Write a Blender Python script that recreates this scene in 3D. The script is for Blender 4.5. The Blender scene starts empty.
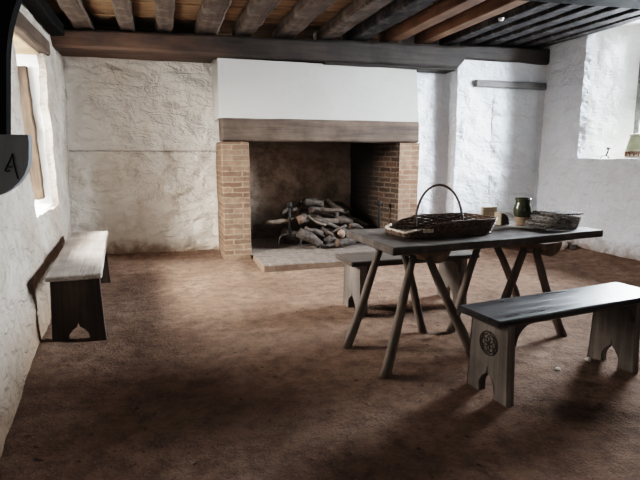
import bpy, bmesh, math, random
from mathutils import Vector, Matrix, noise
random.seed(7)
S = bpy.context.scene
COL = S.collection
PI = math.pi

# ------------------------------------------------------------------ camera
F_PX = 515.0
CAM_H = 1.22
PITCH = math.atan(83 / F_PX)
YAW = math.atan(160 / (F_PX / math.cos(PITCH)))
fw = Vector((math.sin(YAW) * math.cos(PITCH), math.cos(YAW) * math.cos(PITCH), -math.sin(PITCH)))
rt = Vector((math.cos(YAW), -math.sin(YAW), 0))
up = rt.cross(fw)
C0 = Vector((0, 0, CAM_H))
cd = bpy.data.cameras.new('camera')
cam = bpy.data.objects.new('camera', cd)
COL.objects.link(cam)
cd.sensor_fit = 'HORIZONTAL'
cd.sensor_width = 36
cd.lens = F_PX / 640 * 36
cd.clip_start = 0.05
cam.matrix_world = Matrix(((rt.x, up.x, -fw.x, 0), (rt.y, up.y, -fw.y, 0), (rt.z, up.z, -fw.z, CAM_H), (0, 0, 0, 1)))
S.camera = cam

def ray(x, y): return fw + rt * ((x - 320) / F_PX) + up * ((240 - y) / F_PX)
def atz(x, y, z): d = ray(x, y); return C0 + d * ((z - CAM_H) / d.z)
def aty(x, y, Y): d = ray(x, y); return C0 + d * (Y / d.y)
def atx(x, y, X): d = ray(x, y); return C0 + d * (X / d.x)

# ------------------------------------------------------------------ node helpers
class NT:
    def __init__(s, name):
        s.m = bpy.data.materials.new(name)
        s.m.use_nodes = True
        s.t = s.m.node_tree
        s.b = s.t.nodes['Principled BSDF']
        s.b.inputs['Specular IOR Level'].default_value = 0.3
    def n(s, typ, **kw):
        nd = s.t.nodes.new(typ)
        for k, v in kw.items():
            if k in nd.inputs.keys() and not hasattr(nd, k): nd.inputs[k].default_value = v
            else: setattr(nd, k, v)
        return nd
    def l(s, a, b): s.t.links.new(a, b)
    def set(s, nd, name, v):
        if hasattr(v, 'is_output'): s.l(v, nd.inputs[name])
        else: nd.inputs[name].default_value = v
        return nd
    def coord(s, kind='Object', scale=(1, 1, 1), rot=(0, 0, 0)):
        if kind == 'World': out = s.n('ShaderNodeNewGeometry').outputs['Position']
        else: out = s.n('ShaderNodeTexCoord').outputs[kind]
        mp = s.n('ShaderNodeMapping')
        mp.inputs['Scale'].default_value = scale
        mp.inputs['Rotation'].default_value = rot
        s.l(out, mp.inputs['Vector'])
        return mp.outputs['Vector']
    def noise(s, vec, scale, detail=4, rough=.55, dist=0):
        nd = s.n('ShaderNodeTexNoise')
        s.l(vec, nd.inputs['Vector'])
        nd.inputs['Scale'].default_value = scale
        nd.inputs['Detail'].default_value = detail
        nd.inputs['Roughness'].default_value = rough
        nd.inputs['Distortion'].default_value = dist
        return nd.outputs['Fac']
    def ramp(s, fac, stops):
        r = s.n('ShaderNodeValToRGB')
        s.l(fac, r.inputs['Fac'])
        e = r.color_ramp.elements
        while len(e) < len(stops): e.new(.5)
        for i, (p, c) in enumerate(stops):
            e[i].position = p
            e[i].color = (c, c, c, 1) if isinstance(c, (int, float)) else (*c, 1)
        return r.outputs['Color']
    def mix(s, fac, a, b, blend='MIX'):
        m = s.n('ShaderNodeMix', data_type='RGBA', blend_type=blend)
        for sock, v in ((m.inputs[0], fac), (m.inputs[6], a), (m.inputs[7], b)):
            if hasattr(v, 'is_output'): s.l(v, sock)
            elif isinstance(v, (tuple, list)): sock.default_value = (*v, 1)
            else: sock.default_value = v
        return m.outputs[2]
    def math(s, op, a, b=0.0, clamp=False):
        m = s.n('ShaderNodeMath', operation=op, use_clamp=clamp)
        for i, v in enumerate((a, b)):
            if hasattr(v, 'is_output'): s.l(v, m.inputs[i])
            else: m.inputs[i].default_value = v
        return m.outputs[0]
    def sep(s, vec):
        x = s.n('ShaderNodeSeparateXYZ'); s.l(vec, x.inputs[0]); return x.outputs
    def comb(s, x, y, z=0.0):
        c = s.n('ShaderNodeCombineXYZ')
        for i, v in enumerate((x, y, z)):
            if hasattr(v, 'is_output'): s.l(v, c.inputs[i])
            else: c.inputs[i].default_value = v
        return c.outputs[0]
    def bump(s, h, strength=.5, dist=.02, prev=None):
        b = s.n('ShaderNodeBump')
        b.inputs['Strength'].default_value = strength
        b.inputs['Distance'].default_value = dist
        s.l(h, b.inputs['Height'])
        if prev is not None: s.l(prev, b.inputs['Normal'])
        return b.outputs[0]
    def out(s, col=None, rough=None, nrm=None, spec=None, metal=None):
        for name, v in (('Base Color', col), ('Roughness', rough), ('Normal', nrm), ('Specular IOR Level', spec), ('Metallic', metal)):
            if v is None: continue
            i = s.b.inputs[name]
            if hasattr(v, 'is_output'): s.l(v, i)
            elif isinstance(v, (tuple, list)): i.default_value = (*v, 1)
            else: i.default_value = v
        return s.m

def M_wood(name, dark, light, axis='X', rough=.7, grain=1.0, bump=.5, worn=None, spec=.3, wornx=None):
    t = NT(name)
    a = 1.6 * grain; b = 26 * grain
    sc = {'X': (a, b, b), 'Y': (b, a, b), 'Z': (b, b, a)}[axis]
    v = t.coord('Object', sc)
    g = t.noise(v, 1.0, 6, .65, .6)
    v2 = t.coord('Object')
    big = t.noise(v2, 3.5, 4, .6)
    c = t.mix(t.ramp(g, [(.32, 0.0), (.68, 1.0)]), dark, light)
    c = t.mix(t.ramp(big, [(.4, 0.0), (.7, .55)]), c, tuple(x * .45 for x in dark))
    if worn:
        wf = t.ramp(t.noise(v2, 6, 5, .7), [(.5, 0.0), (.72, .8)])
        if wornx:
            wf = t.ramp(t.noise(t.coord('Object', (1, 5, 5)), 2.2, 5, .6), [(.3, 0.0), (.6, .9)])
            wf = t.math('MULTIPLY', wf, t.ramp(t.math('DIVIDE', t.math('ADD', t.sep(v2)[0], 1.1), wornx), [(.45, 1.0), (1.0, .0)]))
        c = t.mix(wf, c, worn)
    sc2 = {'X': (a * .8, b * 2.2, b * 2.2), 'Y': (b * 2.2, a * .8, b * 2.2), 'Z': (b * 2.2, b * 2.2, a * .8)}[axis]
    cr = t.ramp(t.noise(t.coord('Object', sc2), 1, 3, .6), [(.28, 0.0), (.36, 1.0)])
    c = t.mix(t.math('MULTIPLY', t.math('SUBTRACT', 1.0, cr), .75), c, tuple(x * .2 for x in dark))
    h = t.math('ADD', g, t.math('MULTIPLY', cr, .5))
    n = t.bump(h, bump, .006)
    n = t.bump(t.noise(v2, 18, 4), bump * .5, .006, n)
    return t.out(c, t.ramp(g, [(.3, rough - .12), (.7, min(1, rough + .12))]), n, spec)

def M_plaster(name, base=(.80, .78, .74), stain=(.55, .47, .38), amount=.5, rubble=1.0, dirt=.25, crev=None, lines=.38):
    t = NT(name)
    p = t.coord('World')
    z = t.sep(p)[2]
    n1 = t.noise(p, 1.6, 6, .62)
    n2 = t.noise(p, 7.5, 6, .62, .5)
    n3 = t.noise(p, 32, 5, .65)
    c = t.mix(t.ramp(n1, [(.42, 0.0), (.72, amount)]), base, stain)
    c = t.mix(t.ramp(n2, [(.56, 0.0), (.72, amount * .9)]), c, stain)
    c = t.mix(t.ramp(n3, [(.62, 0.0), (.8, amount * .8)]), c, tuple(x * .6 for x in stain))
    # long wavering lips where the limewash laps over stones, crevice shade painted dark
    vs = t.coord('World', (1, 1, 2.4))
    w = t.noise(vs, 4.2, 3, .55, 1.1)
    rid = t.ramp(t.math('ABSOLUTE', t.math('SUBTRACT', w, .5)), [(.0, 1.0), (.035, 0.0)])
    c = t.mix(t.math('MULTIPLY', t.math('MULTIPLY', rid, t.ramp(n1, [(.52, 0.0), (.6, 1.0)])), amount * lines), c, tuple(x * .55 for x in stain))
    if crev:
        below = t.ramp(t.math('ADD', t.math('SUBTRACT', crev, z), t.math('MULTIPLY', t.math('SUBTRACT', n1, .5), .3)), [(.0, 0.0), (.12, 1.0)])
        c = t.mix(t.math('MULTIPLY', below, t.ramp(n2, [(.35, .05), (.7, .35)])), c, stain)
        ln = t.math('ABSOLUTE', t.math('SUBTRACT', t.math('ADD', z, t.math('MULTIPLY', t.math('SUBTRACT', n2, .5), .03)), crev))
        c = t.mix(t.math('MULTIPLY', t.ramp(ln, [(.0, 1.0), (.016, 0.0)]), t.ramp(n1, [(.35, .35), (.6, .9)])), c, tuple(x * .35 for x in stain))  # dark line along the ledge, its shade painted into the colour
    # earth splashed up from the floor
    zz = t.math('ADD', z, t.math('MULTIPLY', t.math('SUBTRACT', n2, .5), .5))
    d = t.ramp(t.math('DIVIDE', zz, max(dirt, .01)), [(.15, .85), (1.0, 0.0)])
    c = t.mix(d, c, (.25, .17, .115))
    vor = t.n('ShaderNodeTexVoronoi', feature='SMOOTH_F1')
    t.l(t.coord('World', (1, 1, 1.5)), vor.inputs['Vector'])
    vor.inputs['Scale'].default_value = 3.6
    vor.inputs['Smoothness'].default_value = .5
    h = t.math('MULTIPLY', vor.outputs['Distance'], -.7 * rubble)
    h = t.math('ADD', h, t.math('MULTIPLY', t.noise(p, 4.5, 3, .5, .3), 1.1 * rubble))
    h = t.math('ADD', h, t.math('MULTIPLY', n3, .10 * min(1, .15 + rubble)))
    h = t.math('ADD', h, t.math('MULTIPLY', t.ramp(w, [(.44, 0.0), (.56, 1.0)]), .10 * rubble))
    nr = t.bump(h, 1.0, .06)
    nr = t.bump(t.noise(p, 120, 3), .35, .004, nr)
    return t.out(c, .92, nr, .15)

def M_earth():
    t = NT('trodden earth')
    p = t.coord('World')
    n1 = t.noise(p, 1.6, 6, .6)
    n2 = t.noise(p, 9, 8, .7)
    n3 = t.noise(p, 60, 4, .7)
    c = t.mix(t.ramp(n1, [(.35, 0.0), (.68, 1.0)]), (.225, .140, .102), (.37, .252, .19))
    c = t.mix(t.ramp(n2, [(.35, .75), (.6, 0.0)]), c, (.125, .08, .058))
    c = t.mix(t.ramp(n3, [(.55, 0.0), (.75, .6)]), c, (.44, .325, .25))
    c = t.mix(t.ramp(t.noise(p, 22, 3, .5), [(.25, .8), (.36, 0.0)]), c, (.06, .038, .028))
    h = t.math('ADD', t.math('MULTIPLY', n2, 1.0), t.math('MULTIPLY', n3, .45))
    nr = t.bump(h, 1.0, .06)
    nr = t.bump(t.noise(p, 28, 5, .75), .8, .018, nr)
    return t.out(c, .95, nr, .12)

def M_brick(name, c1, c2, mortar, soot=None, flat=False, wash=0.0, bw=.23, rh=.072, ms=.011):
    t = NT(name)
    p = t.coord('World')
    x, y, z = t.sep(p)
    vec = t.comb(x, y) if flat else t.comb(t.math('ADD', x, y), z)
    wob = t.noise(p, 9, 3)
    off = t.n('ShaderNodeVectorMath', operation='ADD')
    t.l(vec, off.inputs[0])
    t.l(t.comb(0.0, t.math('MULTIPLY', t.math('SUBTRACT', wob, .5), .03)), off.inputs[1])
    br = t.n('ShaderNodeTexBrick')
    t.l(off.outputs[0], br.inputs['Vector'])
    for k, v in (('Scale', 1.0), ('Mortar Size', ms), ('Mortar Smooth', .25), ('Bias', 0.0), ('Brick Width', bw), ('Row Height', rh)):
        br.inputs[k].default_value = v
    br.inputs['Color1'].default_value = (*c1, 1)
    br.inputs['Color2'].default_value = (*c2, 1)
    br.inputs['Mortar'].default_value = (*mortar, 1)
    n = t.noise(p, 14, 6, .65)
    n0 = t.noise(p, 3, 5, .6)
    c = t.mix(t.ramp(n, [(.4, .0), (.7, .6)]), br.outputs['Color'], tuple(v * .55 for v in c1))
    if wash: c = t.mix(t.ramp(n0, [(.4, 0.0), (.65, wash)]), c, mortar)
    if soot:
        for (axis, lo, hi, amt) in soot:
            s_ = t.math('DIVIDE', t.math('SUBTRACT', {'x': x, 'y': y, 'z': z}[axis], lo), hi - lo)
            s_ = t.math('ADD', s_, t.math('MULTIPLY', t.math('SUBTRACT', n0, .5), .9))
            c = t.mix(t.ramp(s_, [(0.0, 0.0), (1.0, amt)]), c, (.018, .015, .013))
    h = t.math('ADD', t.math('MULTIPLY', t.math('SUBTRACT', 1.0, br.outputs['Fac']), 1.0), t.math('MULTIPLY', n, .6))
    return t.out(c, .9, t.bump(h, .8, .014), .15)

def M_soot_stone():
    t = NT('sooty rubble')
    p = t.coord('World')
    x, y, z = t.sep(p)
    n = t.noise(p, 5, 6, .65); n2 = t.noise(p, 20, 5, .7)
    vor = t.n('ShaderNodeTexVoronoi', feature='F1')
    t.l(t.coord('World', (1, 1, 1.8)), vor.inputs['Vector']); vor.inputs['Scale'].default_value = 7
    c = t.mix(t.ramp(n, [(.4, 0.0), (.62, 1.0)]), (.40, .32, .26), (.75, .65, .56))
    c = t.mix(t.ramp(n2, [(.5, 0.0), (.75, .6)]), c, (.60, .52, .44))
    s_ = t.math('ADD', t.math('DIVIDE', t.math('SUBTRACT', t.math('ADD', z, t.math('MULTIPLY', x, .22)), 1.38), .6), t.math('MULTIPLY', t.math('SUBTRACT', n, .5), 1.2))
    c = t.mix(t.ramp(s_, [(0.0, 0.0), (1.0, .72)]), c, (.10, .077, .062))
    s2 = t.math('ADD', t.math('DIVIDE', t.math('SUBTRACT', .55, z), .25), t.math('MULTIPLY', t.math('SUBTRACT', n, .5), .6))
    c = t.mix(t.ramp(s2, [(0.0, 0.0), (1.0, .65)]), c, (.04, .033, .028))
    h = t.math('ADD', t.math('MULTIPLY', vor.outputs['Distance'], -1.0), n2)
    return t.out(c, .95, t.bump(h, 1.0, .04), .1)

def M_plain(name, col, rough=.7, var=.25, scale=20, bump=.2, spec=.3, metal=0.0):
    t = NT(name)
    v = t.coord('Object')
    n = t.noise(v, scale, 5, .6)
    c = t.mix(t.ramp(n, [(.35, 0.0), (.7, 1.0)]), tuple(x * (1 - var) for x in col), tuple(min(1, x * (1 + var)) for x in col))
    return t.out(c, rough, t.bump(n, bump, .006), spec, metal)

def M_bark():
    t = NT('log bark')
    v = t.coord('Object', (3, 3, 3))
    n = t.noise(v, 4, 6, .7); n2 = t.noise(v, 14, 5, .7)
    inf = t.n('ShaderNodeObjectInfo')
    c = t.mix(t.ramp(n, [(.35, 0.0), (.65, 1.0)]), (.035, .027, .022), (.125, .10, .085))
    c = t.mix(t.math('MULTIPLY', inf.outputs['Random'], .55), c, (.07, .052, .042))
    return t.out(c, .9, t.bump(t.math('ADD', n, n2), .9, .01), .15)

# ------------------------------------------------------------------ palette
W_beam = M_wood('charred oak beam', (.016, .013, .012), (.055, .042, .035), 'X', .65, .6, .8, worn=(.105, .062, .043), wornx=2.2)
W_joist = M_wood('weathered oak joist', (.042, .030, .025), (.155, .118, .096), 'Y', .75, .55, .9, worn=(.24, .20, .17))
W_joist_new = M_wood('newer brown joist', (.115, .062, .036), (.26, .155, .10), 'Y', .7, .7, .4)
W_joist_dark = M_wood('dark slatted joist', (.016, .015, .016), (.06, .054, .054), 'Y', .75, .6, .6, worn=(.17, .155, .15), spec=.15)
W_board = M_wood('ceiling boards', (.17, .105, .06), (.42, .285, .175), 'X', .75, .8, .5)
W_lintel = M_wood('fireplace lintel oak', (.065, .045, .034), (.165, .122, .094), 'X', .75, .6, .9)
W_lintel2 = M_wood('window lintel oak', (.04, .027, .02), (.11, .078, .058), 'Y', .8, .7, .9)
W_soffit = M_wood('pale tan soffit', (.42, .29, .18), (.62, .47, .32), 'Y', .8, .8, .4)
W_stud = M_wood('weathered stud', (.022, .014, .009), (.085, .058, .04), 'Z', .9, .7, .9)
W_grey = M_wood('greyed timber', (.10, .095, .092), (.25, .24, .235), 'X', .8, .7, .7)
W_top = M_wood('old table plank', (.042, .033, .028), (.15, .122, .104), 'X', .50, .7, .5, worn=(.23, .19, .165), spec=.4)
W_leg = M_wood('pale ash pole', (.085, .062, .048), (.23, .185, .152), 'Z', .7, .9, .5)
W_trest = M_wood('brown half log', (.13, .085, .058), (.30, .21, .15), 'Y', .7, .8, .6)
W_bench = M_wood('dark polished bench oak', (.017, .015, .015), (.060, .053, .052), 'X', .36, .7, .4, spec=.5)
W_benchleg = M_wood('worn bench end', (.10, .082, .070), (.25, .215, .19), 'Z', .65, .7, .6)
W_bench_apron = M_wood('bench rail', (.04, .031, .025), (.13, .10, .08), 'X', .6, .7, .5)
W_lb_top = M_wood('lit bench seat', (.25, .215, .19), (.52, .465, .42), 'X', .6, .7, .4)  # seat colour lightened to stand in for window light on it
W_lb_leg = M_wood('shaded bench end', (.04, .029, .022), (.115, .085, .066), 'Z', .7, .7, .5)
W_black = M_wood('black post', (.004, .004, .004), (.012, .011, .011), 'Z', .9, .8, .3, spec=.1)
W_bracket = M_wood('grey bracket', (.17, .175, .18), (.30, .31, .32), 'Z', .65, .5, .3)
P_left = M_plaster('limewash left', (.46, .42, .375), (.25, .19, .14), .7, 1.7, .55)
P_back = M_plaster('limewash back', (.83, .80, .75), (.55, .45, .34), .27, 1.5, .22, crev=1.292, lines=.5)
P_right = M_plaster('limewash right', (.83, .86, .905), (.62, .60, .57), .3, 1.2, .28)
P_smooth = M_plaster('smooth plaster breast', (.48, .462, .435), (.40, .375, .34), .25, .06, .01)
P_reveal = M_plaster('daylit limewash reveal', (.93, .92, .90), (.8, .76, .70), .12, .5, .01)  # whiter than the walls, so the recesses look flooded with daylight
EARTH = M_earth()
BRICK = M_brick('pier brick', (.115, .064, .044), (.23, .14, .098), (.27, .205, .15), wash=.3, rh=.062, ms=.009)
BRICK_R = M_brick('right pier brick', (.20, .108, .072), (.27, .165, .118), (.30, .23, .175), wash=.4, rh=.062, ms=.009)
BRICK_IN = M_brick('sooted jamb brick', (.15, .095, .068), (.045, .036, .032), (.24, .19, .15), rh=.068, wash=.3, soot=[('y', 6.22, 6.85, .92), ('z', 1.0, 1.8, .6)])
PAVE = M_brick('hearth paving', (.15, .120, .102), (.19, .158, .136), (.215, .187, .165), flat=True, bw=.24, rh=.155, ms=.014)
HEDGE = M_brick('hearth edge brick', (.17, .115, .085), (.21, .145, .108), (.2, .15, .115), rh=.2, bw=.3)
SOOT = M_soot_stone()
BARK = M_bark()
CUT = M_plain('cut log face', (.24, .165, .13), .8, .3, 30)
CUTD = M_plain('old cut log face', (.12, .08, .06), .85, .3, 30)
IRON = M_plain('forged iron', (.12, .112, .108), .55, .4, 30, .3, .5, .6)
IRONB = M_plain('dull black iron', (.03, .027, .025), .75, .4, 30, .3, .25, .2)
WICK = M_plain('dark willow', (.13, .085, .062), .65, .55, 40, .3)
WICKP = M_plain('pale peeled willow', (.62, .52, .42), .7, .3, 40, .3)
WICKH = M_plain('willow hoop', (.10, .075, .06), .6, .4, 30, .3)
WICKG = M_plain('grey willow', (.27, .245, .225), .75, .55, 40, .3)
GLAZE = M_plain('dark green glaze', (.066, .070, .040), .22, .5, 12, .15, .6)
CLAY = M_plain('unglazed buff clay', (.42, .31, .22), .8, .2, 20)
DARKIN = M_plain('dark vessel inside', (.025, .02, .015), .8, .2)
PALEG = M_plain('pale green pottery', (.62, .66, .47), .45, .18, 8, .1, .5)
PALEW = M_plain('pale pottery rim', (.75, .74, .66), .6, .1, 8)
RUST = M_plain('brown fired clay', (.30, .16, .10), .75, .3, 30)
PALEWOOD = M_wood('pale wooden box', (.42, .33, .24), (.62, .52, .41), 'X', .75, 1, .3)
SCOOPW = M_wood('scoop back', (.05, .038, .03), (.13, .10, .085), 'X', .6, 1, .3)
PAPER = M_plain('off white slip', (.70, .68, .65), .8, .08, 6, .05)
STONE = M_plain('flint stone', (.72, .66, .60), .85, .35, 9, .6)
CRUMB = M_plain('chalk crumb', (.70, .66, .60), .9, .15, 30, .5)
PLASTIC = M_plain('white plastic', (.8, .8, .8), .4, .03)
INK = M_plain('incised line', (.012, .012, .012), .8, .1)

# ------------------------------------------------------------------ object helpers
def obj(name, bm, mat, parent=None, smooth=False, mats=None):
    me = bpy.data.meshes.new(name)
    bmesh.ops.recalc_face_normals(bm, faces=bm.faces)
    bm.to_mesh(me); bm.free()
    for m in (mats or [mat]): me.materials.append(m)
    if smooth:
        for p in me.polygons: p.use_smooth = True
    o = bpy.data.objects.new(name, me)
    COL.objects.link(o)
    if parent is not None: o.parent = parent
    return o

def tag(o, label, cat, group=None, kind=None):
    if label: o['label'] = label
    if cat: o['category'] = cat
    if group: o['group'] = group
    if kind: o['kind'] = kind
    return o

def thing(name, label, cat, loc=(0, 0, 0), rotz=0.0, group=None):
    o = bpy.data.objects.new(name, None)
    o.empty_display_size = .1
    COL.objects.link(o)
    o.location = loc
    o.rotation_euler = (0, 0, rotz)
    return tag(o, label, cat, group)

def dup(root, label=None, loc=None, rotz=None):
    r = root.copy(); COL.objects.link(r)
    if label: r['label'] = label
    if loc is not None: r.location = loc
    if rotz is not None: r.rotation_euler = (0, 0, rotz)
    for ch in list(root.children):
        c = ch.copy(); COL.objects.link(c); c.parent = r
        for g in list(ch.children):
            d = g.copy(); COL.objects.link(d); d.parent = c
    return r

def wobv(p, freq, seed=0.0):
    return noise.noise_vector(Vector(p) * freq + Vector((seed, seed * 1.7, -seed)))

def rough_box(bm, x0, x1, y0, y1, z0, z1, seg=.12, amp=.006, freq=5, bevel=.008, seed=0.0, fn=None):
    """a box cut into a grid, edges eased and faces worn"""
    L = (x1 - x0, y1 - y0, z1 - z0)
    def cuts(a, b):
        n = max(1, int(round((b - a) / seg)))
        e = min(bevel, (b - a) * .2)
        return [a, a + e] + [a + (b - a) * i / n for i in range(1, n) if e < (b - a) * i / n < (b - a) - e] + [b - e, b]
    X, Y, Z = cuts(x0, x1), cuts(y0, y1), cuts(z0, z1)
    vs = {}
    c = Vector(((x0 + x1) / 2, (y0 + y1) / 2, (z0 + z1) / 2))
    def V(i, j, k):
        key = (i, j, k)
        if key in vs: return vs[key]
        p = Vector((X[i], Y[j], Z[k]))
        ext = [i in (0, len(X) - 1), j in (0, len(Y) - 1), k in (0, len(Z) - 1)]
        if sum(ext) >= 2:
            e = bevel * (.45 if sum(ext) == 2 else .6)
            for a in range(3):
                if ext[a]:
                    ee = min(e, L[a] * .2)
                    p[a] += ee if p[a] < c[a] else -ee
        p = p + wobv(p, freq, seed) * amp
        if fn: p = fn(p)
        vs[key] = bm.verts.new(p)
        return vs[key]
    nx, ny, nz = len(X) - 1, len(Y) - 1, len(Z) - 1
    for i in range(nx):
        for j in range(ny):
            for k in (0, nz):
                bm.faces.new((V(i, j, k), V(i + 1, j, k), V(i + 1, j + 1, k), V(i, j + 1, k)))
    for i in range(nx):
        for k in range(nz):
            for j in (0, ny):
                bm.faces.new((V(i, j, k), V(i + 1, j, k), V(i + 1, j, k + 1), V(i, j, k + 1)))
    for j in range(ny):
        for k in range(nz):
            for i in (0, nx):
                bm.faces.new((V(i, j, k), V(i, j + 1, k), V(i, j + 1, k + 1), V(i, j, k + 1)))

def RB(*a, **k):
    bm = bmesh.new(); rough_box(bm, *a, **k); return bm

def tube(bm, pts, radii, n=8, closed=False, cap=True, jitter=0.0, flat=1.0, mat_caps=None):
    pts = [Vector(p) for p in pts]
    if not hasattr(radii, '__len__'): radii = [radii] * len(pts)
    m = len(pts)
    rings = []
    prev = None
    for i, p in enumerate(pts):
        if closed: t = pts[(i + 1) % m] - pts[i - 1]
        else: t = pts[min(i + 1, m - 1)] - pts[max(i - 1, 0)]
        if t.length < 1e-9: t = Vector((0, 0, 1))
        t.normalize()
        if prev is None:
            a = Vector((0, 0, 1)) if abs(t.z) < .9 else Vector((1, 0, 0))
        else: a = prev
        u = (a - t * a.dot(t))
        if u.length < 1e-6: u = t.orthogonal()
        u.normalize(); prev = u
        w = t.cross(u)
        ring = []
        for k in range(n):
            an = 2 * PI * k / n
            r = radii[i]
            if jitter: r *= 1 + jitter * noise.noise(p * 9 + Vector((math.cos(an), math.sin(an), 3)) * 1.4)
            ring.append(bm.verts.new(p + (u * math.cos(an) * flat + w * math.sin(an)) * r))
        rings.append(ring)
    for i in range(m if closed else m - 1):
        A, B = rings[i], rings[(i + 1) % m]
        for k in range(n):
            bm.faces.new((A[k], A[(k + 1) % n], B[(k + 1) % n], B[k]))
    if cap and not closed:
        for ring in (rings[0], rings[-1]):
            f = bm.faces.new(ring)
            if mat_caps is not None: f.material_index = mat_caps
    return rings

def lathe(bm, prof, n=32, c=(0, 0, 0)):
    rings = []
    for r, z in prof:
        rings.append([bm.verts.new((c[0] + r * math.cos(2 * PI * k / n), c[1] + r * math.sin(2 * PI * k / n), c[2] + z)) for k in range(n)])
    for A, B in zip(rings, rings[1:]):
        for k in range(n):
            bm.faces.new((A[k], A[(k + 1) % n], B[(k + 1) % n], B[k]))
    return rings

def prism(bm, pts, a0, a1, axis='x'):
    """polygon pts (u,v) pushed from a0 to a1 along an axis"""
    def P(a, u, v):
        return {'x': (a, u, v), 'y': (u, a, v), 'z': (u, v, a)}[axis]
    A = [bm.verts.new(P(a0, u, v)) for u, v in pts]
    B = [bm.verts.new(P(a1, u, v)) for u, v in pts]
    n = len(pts)
    fs = [bm.faces.new(A), bm.faces.new(B[::-1])]
    for i in range(n):
        bm.faces.new((A[i], A[(i + 1) % n], B[(i + 1) % n], B[i]))
    bm.normal_update()
    bmesh.ops.triangulate(bm, faces=fs)

# ------------------------------------------------------------------ the shell
def shell_disp(p):
    v = wobv(p, .9, 3.1) * .022 + wobv(p, 3.2, 8.3) * .014 + wobv(Vector((p.x, p.y, p.z * 1.5)), 6.5, 1.3) * .011
    return v

def frange(a, b, step, extra=()):
    n = max(1, int(round((b - a) / step)))
    xs = [a + (b - a) * i / n for i in range(n + 1)]
    for e in extra:
        if a < e < b:
            xs = [x for x in xs if abs(x - e) > step * .35 or x in (a, b)] + [e]
    return sorted(set(xs))

def patch(bm, o, u, v, us, vs, holes=(), amp=1.0, cache=None, post=None, post0=None):
    o, u, v = Vector(o), Vector(u), Vector(v)
    grid = {}
    def V(i, j):
        k = (i, j)
        if k not in grid:
            p = o + u * us[i] + v * vs[j]
            if post0: p = post0(p)
            q = p + shell_disp(p) * amp
            if post: q = post(q)
            grid[k] = bm.verts.new(q)
        return grid[k]
    for i in range(len(us) - 1):
        for j in range(len(vs) - 1):
            um, vm = (us[i] + us[i + 1]) / 2, (vs[j] + vs[j + 1]) / 2
            if any(a < um < b and c < vm < d for a, b, c, d in holes): continue
            bm.faces.new((V(i, j), V(i + 1, j), V(i + 1, j + 1), V(i, j + 1)))

CEIL = 2.86
FRONT_Y = -1.6
XR = 5.1
def wall_left_x(y, z=0.0):
    a = -.80 - .085 * (y - 3.8); b = -.99 - .015 * (y - 5.0)
    t = min(1, max(0, z / 2.1)); return a + (b - a) * t

# floor: trodden earth, banked a little against the walls
def floor_z(x, y):
    z = noise.noise(Vector((x * 1.3, y * 1.3, 2))) * .010 + noise.noise(Vector((x * 6, y * 6, 5))) * .006 + noise.noise(Vector((x * 15, y * 15, 9))) * .005
    for d, h in ((x - wall_left_x(y), .04), (XR - x, .07), (6.0 - y if x > 3.7 else 9, .03), (6.75 - y if x < .7 else 9, .03)):
        if d < .5: z += h * (1 - max(d, 0) / .5) ** 2
    return z
bm = bmesh.new()
xs = frange(-1.25, 5.45, .04); ys = frange(FRONT_Y - .1, 7.0, .04)
g = [[bm.verts.new((x, y, floor_z(x, y))) for y in ys] for x in xs]
for i in range(len(xs) - 1):
    for j in range(len(ys) - 1):
        bm.faces.new((g[i][j], g[i + 1][j], g[i + 1][j + 1], g[i][j + 1]))
o = obj('floor', bm, EARTH, smooth=True); tag(o, 'brown trodden earth floor', None, kind='structure')

# left wall with a deep window opening
WL = dict(y0=4.36, y1=5.55, z0=.77, z1=2.19, d=.62)
bm = bmesh.new()
vs_ = frange(-.05, CEIL, .06, (WL['z0'], WL['z1'], 1.1))
us_ = frange(FRONT_Y - .1, 6.95, .06, (WL['y0'], WL['y1'], 1.0, 1.7))
def lx(p): return Vector((wall_left_x(p.y, p.z) + (p.x), p.y, p.z))
patch(bm, (0, 0, 0), (0, 1, 0), (0, 0, 1), us_, vs_, [(WL['y0'], WL['y1'], WL['z0'], WL['z1']), (1.0, 1.7, 1.1, 2.1)], 1.0, post0=lx)  # second hole is an unseen opening added for fill light
ds = frange(-WL['d'], 0, .06)
hy = [u for u in us_ if WL['y0'] - 1e-6 <= u <= WL['y1'] + 1e-6]
hz = [v for v in vs_ if WL['z0'] - 1e-6 <= v <= WL['z1'] + 1e-6]
patch(bm, (0, WL['y1'], 0), (1, 0, 0), (0, 0, 1), ds, hz, post0=lx)
patch(bm, (0, WL['y0'], 0), (1, 0, 0), (0, 0, 1), ds, hz, post0=lx)
patch(bm, (0, 0, WL['z0']), (1, 0, 0), (0, 1, 0), ds, hy, post0=lx)
patch(bm, (0, 0, WL['z1']), (1, 0, 0), (0, 1, 0), ds, hy, post0=lx)
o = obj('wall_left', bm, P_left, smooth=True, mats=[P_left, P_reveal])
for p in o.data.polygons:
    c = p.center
    if 4.2 < c.y < 5.7 and c.x < wall_left_x(c.y, c.z) - .045: p.material_index = 1; tag(o, 'rough limewashed left wall with deep window recess', None, kind='structure')

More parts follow.
